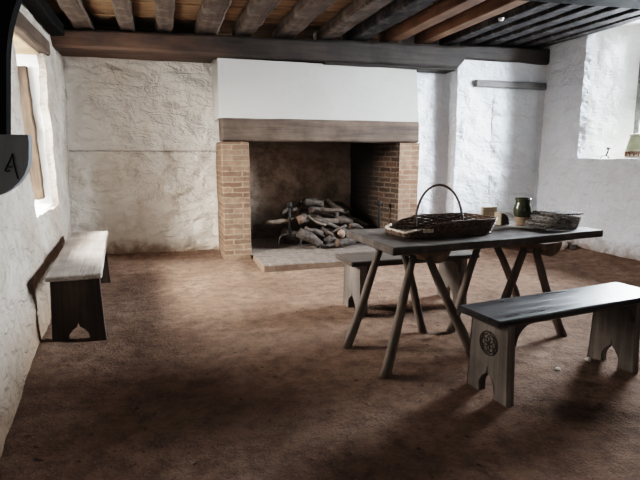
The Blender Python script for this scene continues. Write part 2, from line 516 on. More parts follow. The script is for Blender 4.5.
# right wall with a splayed opening up to the ceiling
WR = dict(y0=3.3, y1=5.4, z0=1.205, z1=2.78)
bm = bmesh.new()
vs_ = frange(-.05, CEIL, .08, (WR['z0'], WR['z1']))
us_ = frange(FRONT_Y - .1, 6.8, .08, (WR['y0'], WR['y1']))
patch(bm, (XR, 0, 0), (0, 1, 0), (0, 0, 1), us_, vs_, [(WR['y0'], WR['y1'], WR['z0'], WR['z1'])], .7)
hz = [v for v in vs_ if WR['z0'] - 1e-6 <= v <= WR['z1'] + 1e-6]
ds = frange(0, 1, .12)
patch(bm, (XR, WR['y1'], 0), (.5, -.36, 0), (0, 0, 1), ds, hz, (), .7)
patch(bm, (XR, WR['y0'], 0), (.5, .36, 0), (0, 0, 1), ds, hz, (), .7)
hy = [u for u in us_ if WR['y0'] - 1e-6 <= u <= WR['y1'] + 1e-6]
patch(bm, (XR, 0, WR['z0']), (.6, 0, 0), (0, 1, 0), ds, hy, (), .0)
patch(bm, (XR, 0, WR['z1']), (.6, 0, 0), (0, 1, 0), ds, hy, (), .7)
o = obj('wall_right', bm, P_right, smooth=True, mats=[P_right, P_reveal])
for p in o.data.polygons:
    if p.center.x > 5.16 and 3.2 < p.center.y < 5.45 and p.center.z > 1.1: p.material_index = 1
tag(o, 'bluish white right wall with splayed window recess', None, kind='structure')

# back wall: left length, recess beside the chimney, thicker length on the right with the blocked door
bm = bmesh.new()
def ledge(q):
    # upper courses overhang the lower ones along a wavering line
    zl = 1.29 + .02 * noise.noise(Vector((q.x * 2, 0, 0)))
    t = max(0, min(1, (q.z - zl) / .02))
    gr = max(0, 1 - abs(q.z - zl) / .03)
    return q + Vector((0, -.03 * t * max(0, 1 - (q.z - zl) / 1.2) + .05 * gr, 0))
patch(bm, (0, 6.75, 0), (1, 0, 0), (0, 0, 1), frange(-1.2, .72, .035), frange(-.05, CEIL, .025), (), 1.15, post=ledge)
patch(bm, (0, 6.27, 0), (1, 0, 0), (0, 0, 1), frange(3.0, 3.74, .06), frange(-.05, CEIL, .06), (), .8)
patch(bm, (3.74, 0, 0), (0, 1, 0), (0, 0, 1), frange(6.08, 6.27, .06), frange(-.05, CEIL, .06), (), .8)
patch(bm, (0, 6.08, 0), (1, 0, 0), (0, 0, 1), frange(3.74, 5.3, .06), frange(-.05, 2.56, .06), (), .8)
patch(bm, (0, 6.45, 0), (1, 0, 0), (0, 0, 1), frange(3.75, 5.3, .1), frange(2.4, CEIL, .1), (), .8)
patch(bm, (0, 7.0, 0), (1, 0, 0), (0, 0, 1), frange(.6, 3.3, .2), frange(1.9, CEIL, .2), (), .8)
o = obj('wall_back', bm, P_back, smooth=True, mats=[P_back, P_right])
for p in o.data.polygons:
    if p.center.x > 3: p.material_index = 1
tag(o, 'limewashed back wall either side of the chimney', None, kind='structure')

# wall behind the camera, with an unseen doorway added to admit fill light
bm = bmesh.new()
us_ = frange(-1.2, 5.4, .2, (.9, 1.9)); vs_ = frange(-.05, CEIL, .2, (2.0,))
patch(bm, (0, FRONT_Y, 0), (1, 0, 0), (0, 0, 1), us_, vs_, [(.9, 1.9, -1, 2.0)], .6)
o = obj('wall_front', bm, P_left, smooth=True); tag(o, 'limewashed wall behind the viewpoint with an added doorway for fill light', None, kind='structure')

# ceiling boards over the joists
def zj(x): return 2.55 + .025 * x        # underside of the joists
bm = bmesh.new()
y = FRONT_Y - .1; k = 0
while y < 7.0:
    w = .17 + .04 * random.random()
    d = .004 * (k % 3)
    rough_box(bm, -1.3, 5.5, y, y + w - .006, 0, .03, .4, .003, 3, .004, k, fn=lambda p, d=d: Vector((p.x, p.y, p.z + zj(p.x) + .145 + d)))
    y += w; k += 1
o = obj('ceiling', bm, W_board); tag(o, 'brown ceiling boards over the joists', None, kind='structure')

# joists, each its own timber
JO = [(-.70, .20, 'o'), (-.27, .16, 'o'), (.11, .17, 'o'), (.56, .235, 'o'), (.985, .22, 'o'), (1.47, .23, 'o'), (1.98, .22, 'o'), (2.37, .23, 'd'),
      (2.83, .17, 'n'), (3.27, .15, 'n'), (3.62, .15, 's'), (3.90, .15, 's'), (4.18, .16, 's'), (4.47, .16, 's'), (4.75, .15, 's'), (4.98, .13, 's')]
ords = ['leftmost', 'second', 'third', 'fourth', 'fifth', 'sixth', 'seventh', 'eighth', 'ninth', 'tenth', 'eleventh', 'twelfth', 'thirteenth', 'fourteenth', 'fifteenth', 'sixteenth']
kindn = {'o': 'rough weathered oak', 'd': 'dark rough oak', 'n': 'smooth red-brown sawn', 's': 'narrow blackened'}
for i, (x, w, kd) in enumerate(JO):
    m = {'o': W_joist, 'd': W_joist_dark, 'n': W_joist_new, 's': W_joist_dark}[kd]
    a = {'o': .016, 'd': .014, 'n': .003, 's': .007}[kd]
    hgt = .125
    bm = RB(-w / 2, w / 2, FRONT_Y - .05, 6.42, 0, hgt, .13, a, 4, .02 if kd in 'od' else .008, i * 3.7)
    lab = {0: 'broad weathered oak ceiling joist closest to the left wall', 15: 'narrow blackened ceiling joist closest to the right wall'}.get(
        i, f'{kindn[kd]} ceiling joist, {ords[i]} counting from the left wall')
    o = obj('ceiling_joist', bm, m)
    o.location = (x, 0, zj(x) + .010)
    tag(o, lab, 'joist', 'joists across the ceiling', 'thing')

# main beam over the chimney
def beam_z(p):
    lo = 2.332 if p.x < 3.71 else 2.46
    hi = 2.53 + .026 * p.x
    return Vector((p.x, p.y, lo + (hi - lo) * p.z / .165))
bm = RB(-1.10, 5.12, 6.03, 6.30, 0, .165, .12, .010, 3, .02, 4, fn=beam_z)
t = thing('ceiling_beam', 'long blackened oak beam running above the fireplace breast', 'beam'); t['kind'] = 'thing'
obj('beam_timber', bm, W_beam, t)
bm = RB(1.9, 3.66, 6.02, 6.28, 2.305, 2.33, .15, .006, 3, .012, 9)
obj('packing_timber', bm, W_beam, t)
bm = RB(-1.05, .66, 6.31, 6.74, 2.36, 2.53, .15, .008, 3, .01, 11)
obj('wall_plate', bm, W_beam, t)
bm = RB(-1.15, 5.2, 3.30, 3.66, 0, .17, .2, .006, 3, .02, 14, fn=lambda p: Vector((p.x, p.y, p.z + 2.36 + .026 * p.x)))
o = obj('ceiling_beam', bm, W_black); tag(o, 'near black cross beam at the upper right corner of the room', 'beam', kind='thing')
bm = RB(-.99, -.86, FRONT_Y, 5.98, 2.42, 2.54, .15, .012, 4, .01, 15)
o = obj('trim_1', bm, W_black); tag(o, 'black wall plate on top of the left wall', None, kind='structure')

# window 1 fabric: timber lintel, tan soffit board, weathered stud in the far reveal
w1 = bpy.data.objects.new('window_1', None); COL.objects.link(w1); tag(w1, 'deep bright window recess in the left wall', None, kind='structure')
bm = RB(-1.10, -.955, 4.2, 5.68, WL['z1'] - .02, WL['z1'] + .125, .12, .008, 4, .015, 21)
obj('lintel', bm, W_lintel2, w1)
bm = RB(-1.64, -1.03, 4.3, 5.60, WL['z1'] - .035, WL['z1'] - .005, .2, .004, 4, .006, 22)
obj('soffit_board', bm, W_soffit, w1)
bm = bmesh.new()
pa = aty(20, 66, 5.50); pb = aty(38, 199, 5.50)
dirv = (pa - pb)
rough_box(bm, -.06, .06, -.02, .03, 0, dirv.length, .06, .012, 9, .012, 23)
obj_ = obj('stud', bm, W_stud, w1)
zz_ = dirv.normalized(); xx_ = Vector((0, 1, 0)).cross(zz_).normalized(); yy_ = zz_.cross(xx_)
obj_.matrix_local = Matrix.Translation(pb) @ Matrix((xx_, yy_, zz_)).transposed().to_4x4()
bm = bmesh.new()
for (y0, y1, z0, z1) in ((WL['y0'], WL['y0'] + .07, WL['z0'], WL['z1']), (WL['y1'] - .07, WL['y1'], WL['z0'], WL['z1']), (WL['y0'], WL['y1'], WL['z0'] - .02, WL['z0'] + .06)):
    rough_box(bm, -1.60, -1.53, y0, y1, z0, z1, .2, .004)
obj('frame', bm, W_grey, w1)

# window 2 fabric: grey frame
w2 = bpy.data.objects.new('window_2', None); COL.objects.link(w2); tag(w2, 'tall splayed window recess in the right wall', None, kind='structure')
bm = bmesh.new()
for (y0, y1, z0, z1) in ((4.98, 5.06, WR['z0'], WR['z1']), (3.66, 3.74, WR['z0'], WR['z1']), (3.66, 5.06, WR['z1'] - .08, WR['z1']), (3.66, 5.06, WR['z0'] - .02, WR['z0'] + .05)):
    rough_box(bm, 5.58, 5.66, y0, y1, z0, z1, .2, .003)
obj('frame', bm, W_grey, w2)
for yy in (4.36,):
    obj('mullion', RB(5.59, 5.65, yy - .03, yy + .03, WR['z0'], WR['z1'], .2, .003), W_grey, w2)

# blocked doorway in the thick right length
d1 = bpy.data.objects.new('door_1', None); COL.objects.link(d1); tag(d1, 'limewashed blocked doorway at the right end of the back wall', None, kind='structure')
bm = RB(3.98, 5.08, 6.03, 6.12, 2.125, 2.215, .12, .006, 4, .01, 31)
obj('door_lintel', bm, W_grey, d1)
bm = bmesh.new()
zc = .0
for k in range(6):
    rough_box(bm, 4.27, 4.98, 6.070 + .003 * (k % 2), 6.10, zc + .006, zc + .35, .1, .006, 3, .012, 40 + k)
    zc += .352
obj('blocking_panel', bm, P_right, d1, smooth=True)

# ------------------------------------------------------------------ fireplace
fp = thing('fireplace', 'large open brick fireplace with oak lintel and white plaster breast', 'fireplace')
FY = 6.1
def bz(p): return Vector((p.x, p.y, 1.66 + (p.z - 1.66) * (2.318 - 1.66) / .70))
bm = RB(.685, 1.005, FY, 6.95, -.03, 1.40, .1, .007, 5, .012, 50); obj('brick_pier', bm, BRICK, fp)
bm = bmesh.new()
# right pier with its splayed inner cheek
for (pts, mi) in (([(2.935, FY), (3.215, FY)], 0), ([(2.70, 7.61), (2.935, FY)], 1), ([(3.215, FY), (3.215, 6.55)], 0)):
    (ax, ay), (bx_, by_) = pts
    L = math.hypot(bx_ - ax, by_ - ay)
    us = frange(0, L, .07); vs = frange(-.03, 2.25 if mi == 1 else 1.40, .07)
    if mi == 1: us = [-.0 + u for u in us]
    n0 = len(bm.faces)
    patch(bm, (ax, ay, 0), ((bx_ - ax) / L, (by_ - ay) / L, 0), (0, 0, 1), us, vs, (), .4)
    bm.faces.ensure_lookup_table()
    for f in bm.faces[n0:]: f.material_index = mi
obj('brick_pier', bm, None, fp, mats=[BRICK_R, BRICK_IN])
bm = RB(.69, 3.20, FY - .03, 6.42, 1.40, 1.665, .1, .008, 3, .018, 52); obj('mantel_beam', bm, W_lintel, fp)
bm = bmesh.new()
patch(bm, (0, FY - .015, 0), (1, 0, 0), (0, 0, 1), frange(.665, 3.185, .1), frange(1.66, 2.36, .07), (), .35,
      post0=lambda p: bz(Vector((p.x - (.07 * (p.z - 1.66) if p.x > 3.1 else 0), p.y, p.z))))
patch(bm, (.665, FY - .015, 0), (0, 1, 0), (0, 0, 1), frange(0, .72, .1), frange(1.66, 2.36, .07), (), .35, post0=bz)
patch(bm, (3.185, FY - .015, 0), (0, 1, 0), (0, 0, 1), frange(0, .5, .1), frange(1.66, 2.36, .07), (), .35,
      post0=lambda p: bz(Vector((p.x - .07 * (p.z - 1.66), p.y, p.z))))
patch(bm, (0, FY - .015, 1.662), (1, 0, 0), (0, 1, 0), frange(.665, 3.185, .2), frange(0, .4, .2), (), .35)
obj('plaster_breast', bm, P_smooth, fp, smooth=True)
bm = bmesh.new()
patch(bm, (0, 7.35, 0), (1, 0, 0), (0, 0, 1), frange(.9, 3.0, .06), frange(0, 2.3, .06), (), 1.6)
patch(bm, (1.0, 0, 0), (0, 1, 0), (0, 0, 1), frange(6.13, 7.4, .08), frange(0, 2.3, .08), (), .5)
patch(bm, (0, 0, 2.25), (1, 0, 0), (0, 1, 0), frange(.9, 3.2, .2), frange(6.4, 7.4, .2), (), .5)
obj('firebox_lining', bm, SOOT, fp, smooth=True)
HZ = .075
bm = RB(1.005, 2.93, 5.33, 6.02, -.04, HZ, .12, .006, 5, .01, 55)
bm2 = bmesh.new()
patch(bm2, (0, 0, HZ - .004), (1, 0, 0), (0, 1, 0), frange(.98, 2.95, .1), frange(5.95, 7.4, .1), (), .25)
me_ = bpy.data.meshes.new('x'); bm2.to_mesh(me_); bm.from_mesh(me_); bm2.free(); bpy.data.meshes.remove(me_)
bm.faces.ensure_lookup_table()
for f in bm.faces:
    if f.calc_center_median().z < HZ - .012: f.material_index = 1
obj('hearth', bm, None, fp, mats=[PAVE, HEDGE])

# ------------------------------------------------------------------ andirons
def andiron(label, base, s=1.0):
    t = thing('andiron', label, 'andiron', base, 0, 'andirons in the hearth')
    w = .145 * s
    bm = bmesh.new()
    pts = [(-w, 0, .0), (-w, 0, .08), (-w * .93, 0, .125), (-w * .7, 0, .155), (-w * .35, 0, .165), (0, 0, .167), (w * .35, 0, .165), (w * .7, 0, .155), (w * .93, 0, .125), (w, 0, .08), (w, 0, 0)]
    tube(bm, pts, .015, 8, flat=.7); obj('arched_foot', bm, IRON, t, True)
    bm = bmesh.new(); tube(bm, [(0, 0, .16), (0, 0, .35), (0, 0, .52)], [.020, .017, .017], 8); obj('upright', bm, IRONB, t, True)
    bm = bmesh.new(); lathe(bm, [(.001, .50), (.025, .505), (.034, .53), (.034, .55), (.024, .575), (.001, .58)], 12); obj('finial', bm, IRONB, t, True)
    bm = bmesh.new(); tube(bm, [(0, .01, .165), (0, .2, .15), (0, .34, .13), (0, .35, .0)], .014, 8); obj('log_bar', bm, IRON, t, True)
    return t
pA = atz(290, 247, HZ + .006)
A1 = andiron('black iron firedog standing before the left end of the log pile', pA)
pB = aty(375, 226, 6.35); 
A2 = dup(A1, 'black iron firedog to the right of the log pile', (pB.x, 6.22, HZ + .006))

# ------------------------------------------------------------------ logs
def mklog(a, b, r, label, cutend=None, bend=.02, taper=.85, mat=BARK):
    a, b = Vector(a), Vector(b)
    L = (b - a).length
    mid = (a + b) / 2
    d = (b - a) / 2
    bm = bmesh.new()
    n = 7
    ph = random.uniform(0, 6)
    perp = d.orthogonal().normalized()
    pts, rr = [], []
    for i in range(n):
        s = i / (n - 1)
        q = -d + 2 * d * s
        q += perp * bend * math.sin(s * PI) * math.cos(ph) + Vector((0, 0, 1)) * bend * .6 * math.sin(s * PI * 1.5 + ph)
        pts.append(q); rr.append(r * (1 + (taper - 1) * s))
    tube(bm, pts, rr, 10, jitter=.42, mat_caps=1)
    o = obj('firewood_log', bm, None, None, True, mats=[mat, cutend or CUTD])
    o.location = mid
    return tag(o, label, 'log', 'firewood piled in the fireplace')
PXM = 79.0
def L2(x0, y0, Y0, x1, y1, Y1, rpx, label, **k):
    mklog(aty(x0, y0, Y0), aty(x1, y1, Y1), rpx / PXM, label, **k)
PALEB = M_plain('split pale log', (.13, .10, .075), .85, .35, 14, .5)
GREYB = M_plain('ashy log', (.068, .055, .047), .9, .6, 22, 1.0)
L2(303, 202, 6.62, 323, 204, 6.60, 3.9, 'short thick log lying at the very top of the pile', mat=GREYB, taper=1.0, bend=.005)
L2(291, 210, 6.62, 305, 200, 6.80, 2.6, 'crooked log at the top left sloping up behind the topmost log', bend=.03)
L2(326, 202, 6.70, 349, 214, 6.52, 3.6, 'thick log slanting down to the right from the top of the pile')
L2(330, 203, 6.82, 352, 209, 6.80, 2.4, 'thin dark log lying behind the slanting log at upper right')
L2(309, 211.5, 6.50, 338, 214, 6.50, 3.9, 'reddish-ended log in the second row below the topmost log', cutend=CUT, mat=GREYB)
L2(316, 219.5, 6.42, 337, 221, 6.44, 4.0, 'grey log in the middle of the pile under the reddish-ended log')
L2(335, 218.5, 6.46, 352, 223, 6.44, 4.4, 'stubby thick log right of the pile centre')
L2(347, 220, 6.52, 368, 224.5, 6.50, 3.4, 'tapering log poking out at the right side of the pile', taper=.5, mat=GREYB)
L2(308, 216, 6.33, 326, 226, 6.28, 1.5, 'thin pale split stick slanting across the middle of the pile', mat=PALEB)
L2(299, 223, 6.33, 347, 229, 6.30, 2.7, 'long bent branch lying across the front of the pile', bend=.05, mat=GREYB)
L2(304, 229, 6.30, 324, 235, 6.28, 4.0, 'grey log under the long bent branch', mat=GREYB)
L2(298, 231, 6.24, 321, 245, 6.14, 5.0, 'big log slanting down to the hearth right of the left firedog', mat=GREYB)
L2(341.5, 234, 6.16, 339, 229, 6.75, 4.6, 'log pointing forward with a round pale cut end', cutend=CUT, taper=1.0, bend=.0)
L2(324, 241, 6.20, 339, 238.5, 6.22, 3.4, 'short log at the bottom below the pale cut end', mat=GREYB)
L2(337, 243.5, 6.10, 359, 237.5, 6.22, 4.2, 'dark log at the bottom right on the hearth', mat=GREYB)
L2(265, 222, 6.30, 298, 220.5, 6.40, 2.0, 'pale log sticking out to the left behind the firedog', mat=PALEB, taper=1.3, bend=.006)
L2(301, 219, 6.22, 306, 216, 6.60, 4.4, 'brown-ended log pointing forward beside the upper left of the pile', cutend=CUTD)
L2(283, 231, 6.50, 312, 237, 6.55, 5.2, 'dim thick log low behind the left firedog')
L2(294, 236, 6.50, 320, 237, 6.60, 5.0, 'dark log on the hearth low in the middle of the pile')
L2(318, 231, 6.55, 352, 236, 6.60, 6.0, 'large shadowed log deep in the pile under the others')
L2(345, 229, 6.50, 362, 234, 6.45, 4.6, 'shadowed log low at the right side of the pile')
L2(300, 213, 6.75, 340, 219, 6.85, 5.5, 'dark log at the back of the pile beneath the topmost row')

L2(321, 208, 6.42, 343, 211.5, 6.40, 2.2, 'thin dark log wedged between the topmost log and the reddish-ended log')
L2(350, 226, 6.30, 366, 229.5, 6.34, 2.3, 'thin log lying low beside the right end of the long bent branch', mat=GREYB)
L2(322, 227, 6.20, 334, 237, 6.12, 1.7, 'thin dark stick leaning down in front of the pile centre')
L2(326, 232, 6.24, 346, 226.5, 6.22, 1.9, 'thin forked twig crossing above the round pale cut end', mat=GREYB, bend=.03)
L2(281, 213, 6.60, 298, 208, 6.70, 2.2, 'dim thin log at the upper left behind the firedog upright')

# ------------------------------------------------------------------ trestle table
TZ = .70
cFL, cBL, cFR = atz(393.5, 247.5, .70), atz(346, 229.5, .70), atz(604, 229.5, .70)
ta, tb = cFL.xy, cFR.xy
tang = math.atan2(tb.y - ta.y, tb.x - ta.x)
TL = (tb - ta).length
TW = .76
tt = thing('trestle_table', 'long dark plank table on two splay-legged pole trestles', 'table', (ta.x, ta.y, 0), tang)
def tapert(p):   # the plank narrows and sags slightly
    s = p.x / TL
    w = p.y / TW
    bl = Minv @ cBL
    return Vector((p.x + w * (1 - s) * bl.x, p.y * ((bl.y * (1 - s) + .62 * s) / TW), p.z - .006 * math.sin(s * PI)))
Minv = Matrix.Rotation(-tang, 4, 'Z') @ Matrix.Translation((-ta.x, -ta.y, 0))
bm = RB(0, TL, 0, TW, TZ - .052, TZ, .1, .004, 4, .006, 60, fn=tapert)
obj('table_top', bm, W_top, tt)
def TLc(p): return Minv @ Vector(p)
legs = []
n1, f1 = Vector((1.63, 3.02, .63)), Vector((1.58, 3.36, .60))
n2, f2 = Vector((2.47, 3.00, .63)), Vector((2.38, 3.34, .59))
def trestle_beam(n, f):
    a = n + (n - f).normalized() * .19; b = f + (f - n).normalized() * .10
    a.z = b.z = TZ - .054
    d = (b - a)
    bm = bmesh.new()
    N = 10; rings = []
    for s in (0, .02, .5, .98, 1):
        r = .10 if 0 < s < 1 else .092
        c = a + d * s
        side = Vector((d.y, -d.x, 0)).normalized()
        rings.append([bm.verts.new(TLc(c + side * (-r * math.cos(PI * k / N)) + Vector((0, 0, -r * .95 * math.sin(PI * k / N))))) for k in range(N + 1)])
    for A, B in zip(rings, rings[1:]):
        for k in range(N): bm.faces.new((A[k], A[k + 1], B[k + 1], B[k]))
        bm.faces.new((A[N], A[0], B[0], B[N]))
    bm.faces.new(rings[0]); bm.faces.new(rings[-1])
    obj('trestle_beam', bm, W_trest, tt)
trestle_beam(n1, f1); trestle_beam(n2, f2)
def leg(top, foot):
    top, foot = Vector(top), Vector(foot)
    foot.z = floor_z(foot.x, foot.y) - .008
    a, b = TLc(foot), TLc(top)
    d = b - a
    bm = bmesh.new()
    N = 8
    pts = []
    for i in range(N):
        s = i / (N - 1)
        pts.append(Vector((.006 * math.sin(s * 4 + foot.x * 9), .006 * math.cos(s * 5 + foot.y * 7), d.length * s)))
    tube(bm, pts, [.031, .030, .030, .029, .028, .027, .025, .023], 10, jitter=.12)
    o = obj('leg', bm, W_leg, tt, True)
    o.matrix_local = Matrix.Translation(a) @ d.to_track_quat('Z', 'Y').to_matrix().to_4x4()
for px, nd in (((345, 348), (381, 250)), ((424, 332), (403, 250))):
    leg(atz(nd[0], nd[1], .585), atz(*px, 0))
for px, nd in (((384, 377), (414, 256)), ((472, 357), (429, 257))):
    leg(atz(nd[0], nd[1], .605), atz(*px, 0))
for px, nd in (((449, 332), (479, 247)), ((527, 320), (497, 247))):
    leg(atz(nd[0], nd[1], .585), atz(*px, 0))
for px, nd in (((487, 345), (525, 249)), ((562, 336), (535, 249))):
    leg(atz(nd[0], nd[1], .605), atz(*px, 0))

# ------------------------------------------------------------------ benches
def bench_end(y0, y1, z1, arch='gothic', foot=.30, skirt=.02):
    """outline (y,z) of a slab end with a pointed notch at the floor"""
    c = (y0 + y1) / 2; w = (y1 - y0)
    a = w * .22
    pts = [(y0 - skirt, 0), (y0 - skirt * .6, .12), (y0, z1), (y1, z1), (y1 + skirt * .6, .12), (y1 + skirt, 0), (c + a, 0)]
    if arch == 'gothic':
        pts += [(c + a, .055), (c + a * .9, .075), (c + a * .55, .105), (c + a * .2, .125), (c, .155), (c - a * .2, .125), (c - a * .55, .105), (c - a * .9, .075), (c - a, .055)]
    else:   # trefoil
        for cx, cz, r, t0, t1 in ((a * .5, .035, .028, -.3, 1.7), (0, .072, .026, -.2, PI + .2), (-a * .5, .035, .028, PI - 1.7, PI + .3)):
            for k in range(7):
                t = t0 + (t1 - t0) * k / 6
                pts.append((c + cx + r * math.cos(t), max(.006, cz + r * math.sin(t))))
    pts += [(c - a, 0)]
    return pts

def make_bench(label, loc, rot, L, W, H, th, ends, mats, arch='gothic', apron=True, roundel=False, group='slab-ended oak benches', inset_y=.02, slab=.055):
    t = thing('bench', label, 'bench', loc, rot, group)
    sm, lm, am = mats
    bm = RB(0, L, 0, W, H - th, H, .1, .004, 4, .008, L * 7)
    obj('seat', bm, sm, t)
    for i, x in enumerate(ends):
        bm = bmesh.new()
        prism(bm, bench_end(inset_y, W - inset_y, H - th), x, x + slab, 'x')
        bmesh.ops.bevel(bm, geom=[e for e in bm.edges if e.calc_length() > .0 and len(e.link_faces) == 2 and e.calc_face_angle(0) > .6], offset=.004, segments=1, affect='EDGES')
        lg = obj('leg', bm, lm, t)
        if roundel and i == 0:
            rb = bmesh.new()
            cy, cz, R = W / 2 - .0, .285, .062
            def ring(r, tr, n=28, wob=0.0):
                pts = [(x - .001, cy + (r + wob * math.cos(8 * q)) * math.cos(q), cz + (r + wob * math.cos(8 * q)) * math.sin(q)) for q in [2 * PI * k / n for k in range(n)]]
                tube(rb, pts, tr, 5, closed=True)
            ring(R, .0036); ring(R * .84, .0026, 48, .003)
            for k in range(6):      # six-petalled interlace
                q = 2 * PI * k / 6
                c = (cy + R * .42 * math.cos(q), cz + R * .42 * math.sin(q))
                tube(rb, [(x - .001, c[0] + R * .36 * math.cos(w), c[1] + R * .36 * math.sin(w)) for w in [2 * PI * j / 14 for j in range(14)]], .0024, 5, closed=True)
            ring(R * .16, .004, 10)
            rr = obj('carved_roundel', rb, M_plain('carved shadowed oak', (.060, .048, .040), .8, .3, 60, .3), lg, True)
            rr['label'] = 'round carved interlace medallion'
    if apron:
        for y in (inset_y - .004,):
            pts = []
            x0, x1 = ends[0] + slab, ends[1]
            d, r = .010, .105
            pts = [(x0, H - th), (x0, H - th - d - r)]
            for k in range(9):
                q = PI - (PI / 2) * k / 8
                pts.append((x0 + r + .012 + r * math.cos(q), H - th - d - r + r * math.sin(q)))
            for k in range(9):
                q = PI / 2 - (PI / 2) * k / 8
                pts.append((x1 - r - .012 + r * math.cos(q), H - th - d - r + r * math.sin(q)))
            pts += [(x1, H - th - d - r), (x1, H - th)]
            bm = bmesh.new(); prism(bm, pts, y, y + .022, 'y')
            obj('apron', bm, am, t)
    return t

# near bench
b0 = Vector((1.50, 1.99)); ang = math.radians(7.5)
make_bench('long dark bench in front of the table with a carved roundel on its end', (b0.x, b0.y, -.006), ang, 1.24, .31, .456, .036, (.085, 1.03),
           (W_bench, W_benchleg, W_bench_apron), roundel=True, slab=.042, inset_y=.028)
# bench behind the table
q0 = atz(348, 262, .44); q1 = atz(335, 251, .44)
make_bench('dark bench half hidden behind the trestle table near the hearth', (q0.x + .03, q0.y, -.004), math.radians(2), 1.15, .36, .44, .04, (.08, .98),
           (W_bench_apron, W_benchleg, W_bench_apron))
# bench along the left wall
lb = thing
nl, nr_ = Vector((-.73, 3.58)), Vector((-.395, 3.52))
fl_, fr_ = Vector((-.84, 5.62)), Vector((-.54, 5.57))
ang = math.atan2(fr_.y - nr_.y, fr_.x - nr_.x)
make_bench('pale-topped bench standing along the left wall under the window', (nr_.x, nr_.y, -.006), ang, (fr_ - nr_).length, .33, .486, .035, (.07, 1.78),
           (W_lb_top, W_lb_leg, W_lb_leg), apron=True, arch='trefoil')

# ------------------------------------------------------------------ wicker
def rrect(L, W, r, n):
    """n points round a rounded rectangle, evenly spaced"""
    segs = []
    cs = [((L / 2 - r, W / 2 - r), 0), ((-L / 2 + r, W / 2 - r), PI / 2), ((-L / 2 + r, -W / 2 + r), PI), ((L / 2 - r, -W / 2 + r), 1.5 * PI)]
    poly = []
    for (cx, cy), a0 in cs:
        for k in range(9):
            a = a0 + PI / 2 * k / 8
            poly.append(Vector((cx + r * math.cos(a), cy + r * math.sin(a))))
    poly.append(poly[0])
    cum = [0]
    for a, b in zip(poly, poly[1:]): cum.append(cum[-1] + (b - a).length)
    out = []; j = 0
    for i in range(n):
        s = cum[-1] * i / n
        while cum[j + 1] < s: j += 1
        f = (s - cum[j]) / max(1e-9, cum[j + 1] - cum[j])
        out.append(poly[j].lerp(poly[j + 1], f))
    return out

def wicker_walls(bm, L, W, r, nst, hfun, rows, flare=.25, tr=.0045):
    base = rrect(L, W, r, nst * 2)
    def P(i, z):
        p = base[i % len(base)]
        n = Vector((p.x / (L / 2), p.y / (W / 2))); n.normalize()
        return Vector((p.x + n.x * flare * z, p.y + n.y * flare * z, z))
    for rI in range(rows):
        pts = []
        for i in range(nst * 2):
            h = hfun(base[i])
            z = .006 + (h - .008) * rI / (rows - 1)
            q = P(i, z)
            n = Vector((base[i].x, base[i].y, 0)).normalized()
            off = .005 * (1 if ((i // 1 + 2 * rI) % 4) in (0, 1) else -1)
            q += n * off + Vector((0, 0, random.uniform(-.002, .002)))
            pts.append(q)
        tube(bm, pts, tr, 5, closed=True)
    for i in range(0, nst * 2, 2):
        h = hfun(base[i])
        tube(bm, [P(i, .0), P(i, h + random.uniform(.0, .008))], .004, 5)
    return P, base

def wicker_floor(bm, L, W, r, nx, tr=.0045):
    for i in range(nx):
        y = -W / 2 + .01 + (W - .02) * i / (nx - 1)
        pts = []
        for k in range(25):
            x = -L / 2 + .008 + (L - .016) * k / 24
            pts.append((x, y, .006 + .003 * (1 if (k + i) % 2 else -1)))
        tube(bm, pts, tr, 5)
    for k in range(0, 25, 2):
        x = -L / 2 + .01 + (L - .02) * k / 24
        tube(bm, [(x, -W / 2 + .01, .006), (x, W / 2 - .01, .006)], .004, 5)

BL, BW = .66, .32
bk = thing('wicker_basket', 'large shallow dark wicker tray basket with a tall hoop handle', 'basket', (1.815, 3.13, TZ + .002), math.radians(4))
def hf(p):
    s = (p.x + BL / 2) / BL
    return .030 + .075 * min(1, max(0, s) * 2.4 + .0)
bm = bmesh.new(); P_, base_ = wicker_walls(bm, BL, BW, .055, 40, hf, 10, .42, .0065)
obj('woven_wall', bm, WICK, bk, True)
bm = bmesh.new(); wicker_floor(bm, BL, BW, .05, 34, .006); obj('woven_floor', bm, WICK, bk, True)
bm = bmesh.new()
pts = [Vector((p.x * 1.03, p.y * 1.03, hf(p) + .004)) for p in base_ if p.x < -BL / 2 + .085]
pts.sort(key=lambda v: math.atan2(v.y, -(v.x + BL / 2 - .2)))
tube(bm, pts, [.008 + .003 * random.random() for _ in pts], 6, jitter=.3)
for p in pts[::2]: tube(bm, [p + Vector((.0, 0, .0)), Vector((p.x * .97, p.y * .97, .004))], .0045, 5)
obj('worn_rim', bm, WICKP, bk, True)['label'] = 'pale worn rim at the open end'
bm = bmesh.new()
hx = .0
pts = []
for k in range(21):
    a = PI * k / 20
    pts.append((hx + .11 * math.cos(a) * .9, -(BW / 2 - .022) * math.cos(a), .03 + .30 * math.sin(a) ** .85))
tube(bm, pts, .0085, 7, jitter=.15); obj('hoop_handle', bm, WICKH, bk, True)
bm = RB(-.24, -.165, -BW / 2 - .035, -BW / 2 - .015, .035, .062, .05, .003, 9, .004, 3)
obj('peeled_stub', bm, WICKP, bk)

